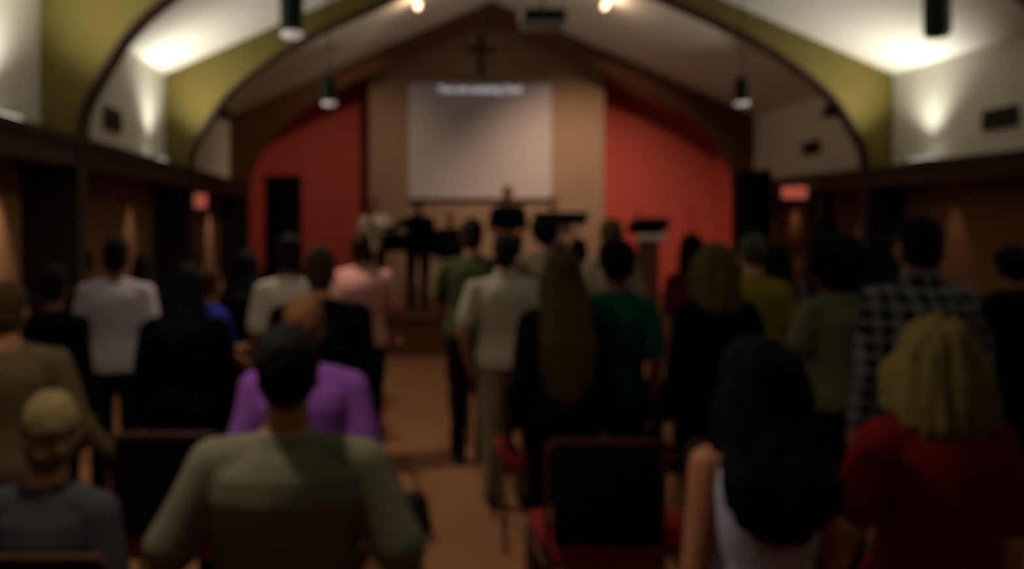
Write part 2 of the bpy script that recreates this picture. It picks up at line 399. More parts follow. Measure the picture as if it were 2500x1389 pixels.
# air vents
def vent(sd, y, v, wdt, hgt, label):
    r = empty('air_vent', (CX+sd*4.21, y, ZC+v)); tag(r, label, 'vent', 'dark wall vents')
    a, b = sorted((0, -sd*.02)); bm = NB()
    for q in (-1, 1): box(bm, (a, q*wdt/2-.015, -hgt/2), (b, q*wdt/2+.015, hgt/2), .003); box(bm, (a, -wdt/2, q*hgt/2-.012), (b, wdt/2, q*hgt/2+.012), .003)
    link('frame', bm, mat('vent_metal', (58, 54, 40), .5), r)
    bm = NB(); box(bm, (min(0, -sd*.006), -wdt/2, -hgt/2), (max(0, -sd*.006), wdt/2, hgt/2)); link('backing', bm, M_black, r)
    bm = NB()
    for k in range(7):
        z = -hgt/2+(k+.5)*hgt/7; box(bm, (min(-sd*.004, -sd*.018), -wdt/2+.01, z-.004), (max(-sd*.004, -sd*.018), wdt/2-.01, z+.006))
    link('slats', bm, mat('vent_metal', (58, 54, 40), .5), r)
vent(-1, 7.3, .99, .42, .19, 'dark air vent on the white upper left wall between the arches')
vent(1, 7.4, 1.02, .42, .18, 'dark air vent on the white upper right wall at the photo edge')
vent(1, 10.76, 1.07, .44, .17, 'dark air vent on the tan upper right wall behind the second arch')
# small speakers by the arch
def small_speaker(px, py, Y, rz, label, wd=.2):
    p = PX(px, py, Y); r = empty('wall_speaker', p, rz); tag(r, label, 'speaker')
    bm = NB(); box(bm, (-wd/2, -.07, -.065), (wd/2, .07, .065), .012); cab = link('cabinet', bm, M_black, r)
    bm = NB(); box(bm, (-wd/2+.012, -.076, -.053), (wd/2-.012, -.068, .053), .003); link('grille', bm, M_blackm, cab)
    bm = NB(); s = 1 if px > VX else -1; cyl(bm, (0, .02, 0), (s*.18, .06, .05), .012, 8); link('bracket', bm, M_blackm, r)
    return r
small_speaker(2035, 272, 9.24, -.35, 'small black speaker fixed under the curve of the second arch on the right', .22)
small_speaker(550, 280, 9.24, .35, 'small black speaker fixed under the curve of the second arch on the left', .13)
# exit signs
def text_mesh(s, width, m, parent, loc, rot, name='lettering'):
    c = bpy.data.curves.new('t', 'FONT'); c.body = s; c.align_x = 'CENTER'; c.align_y = 'CENTER'; c.extrude = .001
    o = bpy.data.objects.new('t', c); COL.objects.link(o); bpy.context.view_layer.update()
    me = bpy.data.meshes.new_from_object(o.evaluated_get(bpy.context.evaluated_depsgraph_get())); bpy.data.objects.remove(o)
    xs = [v.co.x for v in me.vertices]; k = width/(max(xs)-min(xs))
    for v in me.vertices: v.co *= k
    me.materials.clear(); me.materials.append(m)
    o = bpy.data.objects.new(name, me); COL.objects.link(o); o.parent = parent; o.location = loc; o.rotation_euler = rot
def exit_sign(p, rz, label, wd=.30, hg=.15, mount=None):
    r = empty('exit_sign', p, rz); tag(r, label, 'sign')
    bm = NB(); box(bm, (-wd/2, -.03, -hg/2), (wd/2, .03, hg/2), .008); hs = link('housing', bm, emit('sign_face', (235, 130, 110), .30), r)
    text_mesh('EXIT', wd*.78, emit('sign_red', (220, 22, 26), .7), hs, (0, -.032, 0), (PI/2, 0, 0))
    bm = NB()
    if mount is None:
        dx = (CX+4.0-p[0])/math.cos(rz); tube(bm, [(0, 0, hg/2-.01), (0, 0, hg/2+.03), (dx, 0, hg/2+.03), (dx, 0, LB-p[2]+.02)], .01, 8)
    else: box(bm, (-.05, .03, -.05), (.05, mount, .05), .004)
    link('bracket', bm, M_white, r)
pe = PX(1940, 470, 10.1)
exit_sign(pe, 0, 'lit pink and red exit sign on the right, beside the tall speaker')
pe = Vector((CX-4.35+.11, 10.75, PX(0, 490, 10.75).z))
exit_sign(pe, PI/2-.35, 'small lit red exit sign on the left side wall behind the post', .22, .19, mount=.14)
r = empty('hanging_fixture', (5.55, 10.0, LB)); tag(r, 'dark boxy fixture hanging on a thick stem beneath the right beam', 'fixture')
bm = NB(); box(bm, (-.045, -.045, -.30), (.045, .045, .0), .01); link('stem', bm, M_black, r)
bm = NB(); zloft(bm, [(-.62, .09, .09), (-.60, .125, .125), (-.42, .125, .125), (-.30, .06, .06)], 20); link('housing', bm, M_black, r)
# ============================================================ STAGE EQUIPMENT
def pa_speaker(px, w_px, top, Y, label):
    s = S(Y); x = (px-VX)/s; wd = w_px/s; zt = ZC-(top-VY)/s; z0 = .5
    r = empty('loudspeaker', (x, Y, z0)); tag(r, label, 'speaker')
    bm = NB(); hb = .62
    box(bm, (-wd/2-.03, -.25, 0), (wd/2+.03, .25, hb), .015); link('subwoofer', bm, M_black, r)
    bm = NB(); box(bm, (-wd/2, -.19, hb), (wd/2, .21, zt-z0), .02); cab = link('cabinet', bm, M_black, r)
    bm = NB(); box(bm, (-wd/2+.025, -.197, hb+.03), (wd/2-.025, -.188, zt-z0-.03), .004); link('grille', bm, M_black, cab)
pa_speaker(692, 82, 430, 11.0, 'tall black loudspeaker standing before the left orange wall')
pa_speaker(1836, 68, 416, 11.0, 'tall black loudspeaker standing right of the right orange wall')
def music_stand(px, py, Y, label, rz=0):
    p = PX(px, py, Y); r = empty('music_stand', (p.x, Y, .5), rz); tag(r, label, 'music stand'); h = p.z-.5
    bm = NB(); v = box(bm, (-.18, -.01, -.13), (.18, .01, .13), .004); box(bm, (-.18, -.05, -.13), (.18, .0, -.115), .003)
    bmesh.ops.transform(bm, matrix=Matrix.Translation((0, 0, h)) @ Matrix.Rotation(.35, 4, 'X'), verts=bm.verts[:]); link('desk', bm, M_black, r)
    bm = NB(); cyl(bm, (0, .01, .25), (0, .01, h-.02), .011, 8); link('pole', bm, M_blackm, r)
    for k in range(3):
        a = k*2*PI/3+.4; bm = NB(); tube(bm, [(0, .01, .28), (.25*math.cos(a), .25*math.sin(a), .01)], .008, 8); link('leg', bm, M_blackm, r)
def mic_stand(px, py, Y, label):
    p = PX(px, py, Y); r = empty('microphone_stand', (p.x, Y, .5)); tag(r, label, 'microphone stand'); h = p.z-.5
    bm = NB(); cyl(bm, (0, 0, .02), (0, 0, h), .010, 8); link('pole', bm, M_blackm, r)
    bm = NB(); cyl(bm, (0, 0, 0), (0, 0, .025), .14, 24, r2=.12); link('base', bm, M_black, r)
    bm = NB(); tube(bm, [(0, 0, h), (0, .14, h+.02)], [.012, .018], 8); ell(bm, (0, .17, h+.025), (.028, .034, .028)); link('microphone', bm, M_black, r)
music_stand(962, 590, 10.75, 'black music stand left of the singer in the black shirt')
mic_stand(1690, 520, 11.6, 'thin microphone stand before the right orange wall')
mic_stand(1275, 500, 11.1, 'microphone stand beside the tall man in black on stage')
# keyboard on an X stand
p = PX(1368, 532, 11.3)
r = empty('electronic_keyboard', (p.x, 11.3, .5)); tag(r, 'black electronic keyboard on a stand before the musician right of the screen', 'keyboard'); h = p.z-.5
bm = NB(); box(bm, (-.36, -.16, h-.10), (.36, .16, h+.09), .02); link('body', bm, M_black, r)
bm = NB()
for k in range(28): box(bm, (-.33+k*.0236, .02, h+.088), (-.33+k*.0236+.021, .15, h+.1), .002)
link('keys', bm, mat('ivory_keys', (200, 196, 186), .4), r)
for s in (-1, 1):
    bm = NB(); tube(bm, [(-.28*s, -.05*s, .0), (.28*s, .05*s*0, h-.10)], .014, 8); link('stand_leg', bm, M_blackm, r)
# lectern
p = PX(1582, 552, 10.7)
r = empty('lectern', (p.x, 10.7, .5)); tag(r, 'brown wooden lectern with black slanted top and white papers before the right orange wall', 'lectern'); h = p.z-.5
bm = NB(); zloft(bm, [(.0, .25, .2), (.04, .25, .2), (.05, .19, .16), (h-.22, .2, .16), (h-.14, .22, .19)], 4); bmesh.ops.rotate(bm, verts=bm.verts[:], matrix=Matrix.Rotation(PI/4, 3, 'Z'))
link('pedestal', bm, M_riser, r, smooth=False)
bm = NB(); box(bm, (-.23, -.2, -.07), (.23, .2, .07), .012); bmesh.ops.transform(bm, matrix=Matrix.Translation((0, 0, h)) @ Matrix.Rotation(-.25, 4, 'X'), verts=bm.verts[:]); link('reading_desk', bm, M_black, r)
bm = NB(); box(bm, (-.22, -.215, h-.20), (.19, -.19, h-.11), .004); link('paper', bm, mat('white_paper', (190, 176, 172), .8), r)
bm = NB(); tube(bm, [(-.12, .05, h+.08), (-.13, .03, h+.16), (-.11, -.02, h+.22)], .008, 8); ell(bm, (-.11, -.04, h+.235), (.022, .03, .022)); link('microphone', bm, M_chrome, r)

# ============================================================ CHAIRS
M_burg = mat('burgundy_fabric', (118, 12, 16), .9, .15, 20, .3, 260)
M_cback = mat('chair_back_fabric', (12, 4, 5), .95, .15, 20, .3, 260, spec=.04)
M_cframe = mat('chair_frame_bronze', (66, 34, 24), .45, .1, 10, 0, 10, metal=.3)
def make_chair():
    r = empty('stacking_chair', (0, 0, 0))      # origin under the backrest, facing +Y
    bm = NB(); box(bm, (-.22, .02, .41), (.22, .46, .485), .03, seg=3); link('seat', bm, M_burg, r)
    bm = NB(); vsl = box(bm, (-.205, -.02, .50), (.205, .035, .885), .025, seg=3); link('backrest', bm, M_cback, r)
    for s in (-1, 1):
        bm = NB(); tube(bm, [(s*.225, .44, 0), (s*.225, .42, .41)], .012, 8); link('leg', bm, M_cframe, r)
        bm = NB(); tube(bm, [(s*.225, -.05, 0), (s*.225, .03, .41)], .012, 8); link('leg', bm, M_cframe, r)
    bm = NB(); tube(bm, [(-.222, .03, .41), (-.222, -.0, .87), (-.2, -.004, .9), (.2, -.004, .9), (.222, 0, .87), (.222, .03, .41)], .011, 8); link('back_frame', bm, M_cframe, r)
    bm = NB(); tube(bm, [(-.225, .03, .405), (-.225, .43, .405), (.225, .43, .405), (.225, .03, .405), (-.225, .03, .405)], .011, 8); link('seat_frame', bm, M_cframe, r)
    return r
proto = make_chair(); usedp = [False]
def chair(x, y, label, group=None):
    if not usedp[0]: o = proto; usedp[0] = True
    else:
        o = proto.copy(); COL.objects.link(o)
        for ch in list(proto.children): c = ch.copy(); COL.objects.link(c); c.parent = o
    o.location = (x, y, 0); tag(o, label, 'chair', group or 'burgundy stacking chairs')
ORD = ['nearest', 'second', 'third', 'fourth', 'fifth', 'sixth']
RR = [2.95, 4.12, 5.05, 6.1, 7.15, 8.2]
for i, y in enumerate(RR): chair(.80, y, 'burgundy chair at the aisle end of the %s row right of the aisle' % ORD[i])
for i, y in enumerate(RR[:2]):
    for j, x in enumerate((1.33, 1.86, 2.84)):
        if i == 0 and j > 0: continue
        chair(x, y, 'burgundy chair, %s from the aisle in the %s row right of the aisle' % (ORD[j+1], ORD[i]))
LR = [3.05, 4.05, 5.0, 6.1, 7.15]
for i, y in enumerate(LR): chair(-.38, y, 'burgundy chair at the aisle end of the %s row left of the aisle' % ORD[i])
for j, x in enumerate((-.91,)): chair(x, LR[0], 'burgundy chair, %s from the aisle in the nearest row left of the aisle' % ORD[j+1])

# ============================================================ PEOPLE
SKIN = {'fair': (196, 140, 112), 'tan': (168, 110, 80), 'brown': (110, 66, 44), 'dark': (70, 42, 30)}
def skinm(k): return mat('skin_'+k, dim(SKIN[k], .7), .55, .06, 12, .08, 200)
M_eyew = mat('eye_white', (210, 205, 198), .3, .02, 5, 0); M_iris = mat('eye_iris', (40, 26, 18), .2, .02, 5, 0)
M_lip = mat('lips', (150, 74, 66), .5, .05, 20, 0)
def add_hand(bm, wp, d, nrm, side, curl=.45, sc=1.0):
    d = Vector(d).normalized(); nrm = Vector(nrm); nrm = (nrm-d*nrm.dot(d)).normalized(); t = d.cross(nrm).normalized()
    if t.dot(Vector((side, 0, 0))) > 0 and False: t = -t
    th = t*side
    R = [(wp-d*.02, .026, .019), (wp+d*.02, .032, .019), (wp+d*.055, .041, .016), (wp+d*.088, .041, .013)]
    loft(bm, [(c, t*(a*sc), nrm*(b*sc)) for c, a, b in R], 14)
    for k, (off, ln) in enumerate(((.031, .070), (.0105, .078), (-.0105, .073), (-.031, .058))):
        b = wp+d*(.084-.004*abs(k-1))*sc+th*(-off)*sc*-1
        pts = [b-d*.012]; ang = curl*.35; dd = (d*math.cos(ang)+nrm*math.sin(ang)+th*off*1.6).normalized()
        for q, f in enumerate((.45, .31, .24)):
            pts.append(pts[-1]+dd*(ln*f*sc+(.012 if q == 0 else 0))); ang += curl; dd = (d*math.cos(ang)+nrm*math.sin(ang)).normalized()
        tube(bm, pts, [.0095*sc, .0092*sc, .0085*sc, .0075*sc], 8)
    b = wp+d*.022*sc+th*.026*sc
    d1 = (d*.75+th*.6+nrm*.25).normalized(); p1 = b+d1*.042*sc; d2 = (d*.9+th*.25+nrm*.4).normalized(); p2 = p1+d2*.03*sc; p3 = p2+(d2+nrm*.2).normalized()*.024*sc
    tube(bm, [b, p1, p2, p3], [.013*sc, .0115*sc, .0105*sc, .008*sc], 8)

def person(label, px, top, Y, wpx, skin='fair', hair='short', hairc=(30, 20, 14), hairc2=None, shirt=(60, 60, 60), sleeve='short', shirtkw=None, pants=(26, 26, 30),
           rz=0, arms=None, base=0.0, female=False, seated=False, lean=0.0, turn=0.0, hem=0, cname=None, hairlen=.25, hairw=1.0, height=None, vox=None, collar=False, tilt=0.0, strap=False):
    s = S(Y); X = (px-VX)/s; ztop = ZC-(top-VY)/s
    H = (ztop-base) if not seated else (ztop-base)*1.237
    if height: H = height
    k = H/1.775                              # local unit scale (hair adds a little)
    W = (wpx/s)/(.475*k); W = max(.86, min(1.28, W))
    near = Y < 3.2
    vox = vox or (.0065 if near else .009 if Y < 7 else .011)
    r = empty('person', (X, Y, base), rz); tag(r, label, 'person')
    dz = -.34 if seated else 0.0
    Z = lambda z: (z+dz)*k
    def V(x, y, z): return Vector((x*k, y*k, Z(z)))
    fw = .88 if female else 1.0
    # ---- skeleton
    hipx = .095*W; shx = .172*W*fw
    SH = {}; EL = {}; WR = {}; HD = {}
    arms = arms or {}
    for sd in (-1, 1):
        SH[sd] = V(sd*shx, -.005, 1.396)
        a = arms.get(sd, 'hang')
        if a == 'hang': e, wv, nrm = (sd*.05, -.03, -.285), (sd*.01, .06, -.245), (-sd, 0.2, 0)
        elif a == 'akimbo': e, wv, nrm = (sd*.13, -.05, -.26), (-sd*.10, .17, -.15), (-sd, 0.2, 0)
        elif a == 'front': e, wv, nrm = (sd*.06, .0, -.285), (-sd*.13, .20, -.04), (0, -1, .2)
        elif a == 'fold': e, wv, nrm = (sd*.07, .03, -.28), (-sd*.22, .10, .06), (0, -1, .2)
        elif a == 'up': e, wv, nrm = (sd*.12, .12, -.22), (sd*.02, .14, .2), (0, 1, 0)
        else: e, wv, nrm = a
        EL[sd] = SH[sd]+Vector(e)*k; WR[sd] = EL[sd]+Vector(wv)*k; HD[sd] = (Vector(wv), Vector(nrm))
    if seated:
        KN = {sd: V(sd*hipx*1.15, .42, .92) for sd in (-1, 1)}; AN = {sd: Vector((sd*hipx*1.2*k, .42*k, .09*k)) for sd in (-1, 1)}
    else:
        KN = {sd: V(sd*hipx*.98, .015, .49) for sd in (-1, 1)}; AN = {sd: V(sd*hipx*1.0, -.01, .085) for sd in (-1, 1)}
    HP = {sd: V(sd*hipx, 0, .93) for sd in (-1, 1)}
    tors = [(.86, .13, .09), (.90, .158, .108), (.97, .168, .118), (1.05, .152, .106), (1.13, .145, .102), (1.24, .158, .112), (1.34, .170, .116), (1.395, .162, .102), (1.44, .105, .076), (1.49, .062, .060)]
    if female: tors = [(.86, .13, .09), (.90, .165, .112), (.97, .175, .12), (1.05, .148, .104), (1.13, .130, .098), (1.24, .144, .108), (1.34, .152, .112), (1.395, .142, .096), (1.44, .09, .07), (1.49, .055, .055)]
    def rings(inf, z0, z1, hemf=0):
        out = []
        for z, rx, ry in tors:
            if z < z0-1e-6 or z > z1+1e-6: continue
            f = max(0, (1.2-z))*hemf
            out.append((Z(z), (rx*W+inf+f)*k, (ry*(.5+.5*W)+inf+f)*k, 0, (-.012 if z > 1.2 else 0)*k))
        return out
    def bend(bm):
        if lean or tilt:
            for v in bm.verts:
                t = max(0, v.co.z-Z(.95)); v.co.y += lean*t*1.0; v.co.x += tilt*t
    # ---- body
    bm = NB(); zloft(bm, rings(0, .8, 1.6), 20)
    hc = V(0, .012, 1.635)
    hb = .1225; 
    tube(bm, [V(0, -.012, 1.44), V(0, -.002, 1.56)], [.060*k*(.9 if female else 1), .054*k*(.9 if female else 1)], 14)
    for sd in (-1, 1):
        tube(bm, [V(sd*.05*W, -.01, 1.438), SH[sd]], [.044*k, .054*k], 12)
        tube(bm, [SH[sd], SH[sd].lerp(EL[sd], .45), EL[sd]], [.054*k, .046*k, .038*k], 12)
        tube(bm, [EL[sd], EL[sd].lerp(WR[sd], .3), WR[sd]], [.038*k, .037*k, .025*k], 12)
        add_hand(bm, WR[sd], HD[sd][0], HD[sd][1], sd, .5, k)
        tube(bm, [HP[sd], HP[sd].lerp(KN[sd], .5), KN[sd]], [.088*k, .072*k, .054*k], 14)
        tube(bm, [KN[sd], KN[sd].lerp(AN[sd], .35), AN[sd]], [.052*k, .053*k, .035*k], 12)
        ell(bm, AN[sd]+Vector((0, .06*k, -.045*k)), (.038*k, .11*k, .035*k), 12)
    HR = Matrix.Rotation(turn, 3, 'Z')
    def hd(x, y, z): return hc+HR @ (Vector((x, y, z))*k)
    ell(bm, hd(0, -.012, .022), (.073*k, .092*k, .095*k), 20, rot=HR)     # cranium
    ell(bm, hd(0, .028, -.035), (.060*k, .062*k, .078*k), 18, rot=HR)     # face and jaw
    ell(bm, hd(0, .062, -.095), (.026*k, .022*k, .020*k), 10, rot=HR)     # chin
    tube(bm, [hd(0, .088, .012), hd(0, .108, -.028)], [.008*k, .013*k], 8)
    for sd in (-1, 1):
        ell(bm, hd(sd*.074, -.004, -.012), (.010*k, .018*k, .031*k), 10, rot=HR)
        ell(bm, hd(sd*.030, .074, .010), (.014*k, .011*k, .009*k), 8, rot=HR)
        tube(bm, [hd(sd*.012, .085, .027), hd(sd*.045, .074, .026)], [.007*k, .006*k], 6)
        ell(bm, hd(sd*.04, .065, -.03), (.022*k, .02*k, .02*k), 8, rot=HR)
    tube(bm, [hd(-.020, .082, -.058), hd(0, .089, -.056), hd(.020, .082, -.058)], [.006*k, .009*k, .006*k], 8)
    bend(bm)
    shift = lambda p: Vector((p.x+tilt*max(0, p.z-Z(.95)), p.y+lean*max(0, p.z-Z(.95)), p.z))
    nb = remeshed(bm, vox, 2, .35)
    eyes = [shift(hd(sd*.030, .083, .010)) for sd in (-1, 1)]; lip = shift(hd(0, .093, -.058))
    for f in nb.faces:
        c = f.calc_center_median()
        for e in eyes:
            q = (c-e).length
            if q < .0075*k: f.material_index = 2
            elif q < .0125*k: f.material_index = 1
        if abs(c.z-lip.z) < .009*k and (c-lip).length < .024*k and c.z < hc.z: f.material_index = 3
    body = link('body', nb, [skinm(skin), M_eyew, M_iris, M_lip], r)
    # ---- shirt
    cn = cname or '%d_%d_%d' % tuple(shirt)
    cm = cloth(cn, shirt, **(shirtkw or {}))
    bm = NB(); inf = .014
    low = .86 if hem else .90
    R = rings(inf+.003, low, 1.45, .05)
    if not female or True: R += [(Z(1.465), (.078*W+.008)*k, .076*k, 0, -.014*k), (Z(1.497), .069*k, .068*k, 0, -.014*k)]
    zloft(bm, R, 22)
    for sd in (-1, 1):
        tube(bm, [V(sd*.05*W, -.014, 1.432), SH[sd]], [(.050+inf)*k, ((.054+inf) if sleeve != 'none' else .036)*k], 12)
        if sleeve == 'short':
            pt = SH[sd].lerp(EL[sd], .72); tube(bm, [SH[sd], pt], [(.056+inf)*k, (.049+inf+.008)*k], 14); 
        elif sleeve == 'long':
            tube(bm, [SH[sd], SH[sd].lerp(EL[sd], .5), EL[sd]], [(.056+inf)*k, (.048+inf)*k, (.042+inf)*k], 14)
            tube(bm, [EL[sd], EL[sd].lerp(WR[sd], .92)], [(.042+inf)*k, (.030+inf*.6)*k], 14)
    bend(bm)
    nb = remeshed(bm, vox*1.1, 5, .5, rough=.012*k, rscale=9, stretch=.6, seed=px*.01)
    shirt_o = link('tank_top' if sleeve == 'none' else 'shirt', nb, cm, r)
    if collar:
        bm = NB(); n = 24
        loft(bm, [((0, -.012*k, Z(1.47)), (.080*k, 0, 0), (0, .076*k, 0)), ((0, -.012*k, Z(1.53)), (.068*k, 0, 0), (0, .068*k, 0)), ((0, -.012*k, Z(1.535)), (.062*k, 0, 0), (0, .062*k, 0)), ((0, -.012*k, Z(1.47)), (.058*k, 0, 0), (0, .058*k, 0))], n, cap=False)
        bend(bm); link('collar', bm, cm, shirt_o)
    if strap:
        bm = NB(); P = [V(.06, -.06, 1.47), V(.075, .02, 1.50), V(.05, .105, 1.40), V(-.02, .15, 1.22), V(-.10, .155, 1.04), V(-.17, .12, .93)]
        for a, b in zip(P[:-1], P[1:]): t, u = frame_from(b-a); loft(bm, [(a, Vector((.036*k, 0, 0)), Vector((0, .008*k, 0))), (b, Vector((.036*k, 0, 0)), Vector((0, .008*k, 0)))], 10)
        link('shoulder_strap', bm, mat('dark_strap', (30, 18, 16), .7), r)
    # ---- trousers
    bm = NB(); zloft(bm, [q for q in rings(.010, .86, 1.0)], 20)
    for sd in (-1, 1):
        tube(bm, [HP[sd], HP[sd].lerp(KN[sd], .5), KN[sd]], [.100*k, .086*k, .070*k], 14)
        tube(bm, [KN[sd], AN[sd]+Vector((0, 0, -.01*k))], [.070*k, .058*k], 14)
    bend(bm); nb = remeshed(bm, vox*1.4, 4, .5, rough=.01*k, rscale=9, stretch=.6, seed=px*.02)
    link('trousers', nb, cloth('trouser_%d_%d_%d' % tuple(pants), pants), r)
    for sd in (-1, 1):
        a = AN[sd]; z0 = 0.0
        bm = NB(); loft(bm, [((a.x, a.y+yy*k, (hh/2+.0)*k), (ww*k, 0, 0), (0, 0, hh/2*k)) for yy, ww, hh in ((-.075, .02, .05), (-.065, .036, .09), (-.01, .04, .12), (.06, .045, .085), (.13, .048, .06), (.175, .036, .045), (.19, .015, .025))], 16)
        link('shoe', bm, mat('shoe_dark', (26, 22, 20), .5), r)
    # ---- hair
    hm = hairm('%d_%d_%d' % tuple(hairc), hairc, hairc2)
    bm = NB(); A = .0
    if hair != 'bald':
        ell(bm, hd(0, -.022, .036), (.083*k*max(1, hairw), .098*k, .098*k), 20, rot=HR)
        if hair != 'crop': ell(bm, hd(0, -.040, -.02), (.079*k*max(1, hairw), .074*k, .088*k), 18, rot=HR)
        else: ell(bm, hd(0, -.036, -.008), (.077*k, .068*k, .075*k), 18, rot=HR)
    else:
        ell(bm, hd(0, -.040, -.022), (.078*k, .066*k, .050*k), 18, rot=HR)
    if hair == 'long':
        L = hairlen
        y0 = -.085
        RG = [(.06, .070, .045, -.05), (0, .088, .052, -.06), (-.08, .098, .050, -.075), (-.17, .108, .048, -.105), (-.17-L*.35, .125, .046, -.145), (-.17-L*.7, .118, .042, -.155), (-.17-L, .085, .034, -.150), (-.17-L-.05, .035, .018, -.145)]
        loft(bm, [(hd(0, yy, z), HR @ Vector((rx*hairw*k, 0, 0)), HR @ Vector((0, ry*k, 0))) for z, rx, ry, yy in RG], 20)
        for sd in (-1, 1):
            tube(bm, [hd(sd*.070, -.02, .03), hd(sd*.085*hairw, -.03, -.08), hd(sd*.095*hairw, -.05, -.17)], [.026*k, .028*k, .022*k], 10)
    if hair == 'bob':
        hairw = max(.9, hairw); RG = [(.10, .062, .06, -.02), (.04, .098, .085, -.03), (-.04, .122, .092, -.035), (-.12, .132, .086, -.045), (-.18, .122, .07, -.06), (-.215, .085, .045, -.07)]
        loft(bm, [(hd(0, yy-.02, z), HR @ Vector((rx*hairw*k, 0, 0)), HR @ Vector((0, ry*k*.8, 0))) for z, rx, ry, yy in RG], 24)
        for sd in (-1, 1):
            tube(bm, [hd(sd*.075, 0, .04), hd(sd*.10*hairw, .01, -.05), hd(sd*.105*hairw, -.0, -.15)], [.03*k, .034*k, .025*k], 10)
    if hair == 'afro':
        ell(bm, hd(0, -.03, .035), (.135*k*hairw, .125*k, .125*k), 24, rot=HR)
        ell(bm, hd(0, -.05, -.05), (.115*k*hairw, .09*k, .09*k), 20, rot=HR)
    if hair == 'bun': ell(bm, hd(0, -.11, .06), (.04*k, .04*k, .04*k), 14)
    if hair == 'curly': ell(bm, hd(0, -.03, .03), (.10*k, .105*k, .108*k), 20, rot=HR)
    bend(bm)
    amp = {'afro': .03, 'curly': .02, 'long': .013, 'bob': .016}.get(hair, .006)
    nb = remeshed(bm, vox, 3, .5, rough=amp*k, rscale=40 if hair in ('long', 'bob', 'short', 'crop') else 30, stretch=.12 if hair in ('long', 'bob') else 1, seed=px*.03)
    link('hair', nb, hm, r)
    r['_k'] = k
    return r

BLK = (7, 6, 8); JEAN = (34, 40, 56)
# ---- left of the aisle
person('man in a grey-green T-shirt with cropped dark hair, closest to the camera', 702, 782, 1.72, 505, 'tan', 'crop', (22, 16, 12), shirt=(130, 130, 108), arms={-1: 'akimbo', 1: 'akimbo'}, pants=(20, 20, 22), hem=1)
person('person in a purple shirt with thin light brown hair, in front of the closest man', 742, 716, 2.62, 330, 'fair', 'crop', (150, 104, 66), (104, 72, 44), shirt=(160, 98, 200), pants=BLK)
person('man in an olive khaki shirt at the left edge, one arm reaching down', 18, 688, 2.95, 330, 'tan', 'short', (84, 60, 32), shirt=(104, 92, 66), sleeve='long', arms={1: ((.09, .02, -.25), (.11, .10, -.18), (-1, 0, -.3))}, pants=(26, 24, 20), height=1.52)
person('seated person with short grey-blond hair and grey shirt in the lower left corner', 122, 945, 2.1, 300, 'fair', 'short', (150, 132, 88), (120, 104, 66), shirt=(74, 74, 80), seated=True, pants=BLK, height=None, turn=.3)
person('person in a white shirt with short black hair left of the big black-clad figure', 285, 572, 4.7, 190, 'brown', 'short', (16, 12, 10), shirt=(218, 210, 220), pants=(24, 26, 26))
person('person all in black with long black hair, large shape in the left group', 455, 640, 3.75, 270, 'brown', 'long', (14, 11, 10), shirt=BLK, sleeve='long', pants=BLK, female=True, hairlen=.12)
person('young man in a blue T-shirt clapping, behind the big black-clad figure', 512, 648, 4.85, 130, 'tan', 'short', (92, 58, 30), shirt=(60, 70, 190), arms={1: ((.07, .03, -.26), (.03, .17, -.12), (-1, .3, 0)), -1: ((0, .10, -.24), (.20, .17, -.03), (1, .3, 0))}, rz=-.7, pants=BLK)
person('woman in black with long black hair before the left end of the orange wall', 602, 606, 5.35, 120, 'brown', 'long', (12, 9, 8), shirt=BLK, sleeve='long', pants=BLK, female=True, hairlen=.22)
person('person in a white T-shirt with dark brown hair, standing below the left loudspeaker', 705, 568, 4.7, 170, 'brown', 'short', (44, 24, 16), shirt=(236, 222, 208), pants=(30, 26, 24), turn=.3)
person('person in a black shirt with greying brown hair, between the white and the pink shirts', 782, 596, 3.75, 262, 'tan', 'short', (64, 48, 34), shirt=(10, 10, 16), sleeve='long', pants=BLK)
person('man in a pink short-sleeved shirt beside the aisle', 880, 560, 5.6, 168, 'tan', 'short', (74, 44, 30), shirt=(240, 176, 168), pants=(28, 24, 26), arms={1: ((.10, .02, -.25), (.02, .16, -.16), (-1, 0, 0))})
person('dark-haired person in dark clothes beside the person in the white shirt at far left', 352, 612, 5.65, 130, 'tan', 'long', (20, 13, 10), shirt=(22, 18, 18), sleeve='long', female=True, hairlen=.1)
person('small distant person with dark hair against the left wall near the first post', 199, 604, 6.35, 95, 'tan', 'short', (26, 16, 12), shirt=(96, 60, 34), turn=1.2)
person('person in black with dark hair near the first dark post at left', 130, 640, 4.0, 150, 'brown', 'short', (13, 10, 9), shirt=BLK, sleeve='long', pants=BLK)
# ---- right of the aisle
person('man in a cream striped polo shirt and khaki trousers at the aisle', 1240, 566, 4.78, 200, 'fair', 'short', (46, 38, 20), shirt=(222, 214, 190), cname='cream_stripe', shirtkw=dict(kind='stripe', col2=(150, 150, 130)), pants=(150, 138, 108), arms={-1: ((-.10, -.02, -.26), (.04, .14, -.2), (1, 0, 0)), 1: 'front'}, collar=True, tilt=-.03)
person('person in a muted green shirt with dark hair, beyond the cream striped polo', 1152, 528, 5.65, 165, 'tan', 'short', (44, 30, 18), shirt=(84, 92, 60), arms={-1: ((-.05, .10, -.27), (.0, .2, -.12), (1, 0, 0))}, pants=(34, 24, 20))
person('woman with very long brown hair in dark clothes, right of the cream polo', 1372, 606, 3.55, 235, 'fair', 'long', (84, 66, 24), (40, 30, 14), shirt=(12, 10, 7), sleeve='long', female=True, hairlen=.40, hairw=1.15, pants=BLK)
person('person in a pale grey shirt with black hair just right of the cream striped polo', 1328, 520, 5.8, 140, 'fair', 'curly', (12, 10, 9), shirt=(150, 132, 112), pants=BLK)
person('person in a teal green T-shirt with black curly hair', 1503, 578, 3.85, 172, 'brown', 'curly', (11, 9, 9), shirt=(20, 90, 68), pants=BLK)
person('person in a cream top with dark blond hair behind the teal T-shirt', 1492, 530, 5.6, 150, 'fair', 'short', (108, 92, 44), (74, 60, 26), shirt=(176, 160, 136), female=True, pants=BLK)
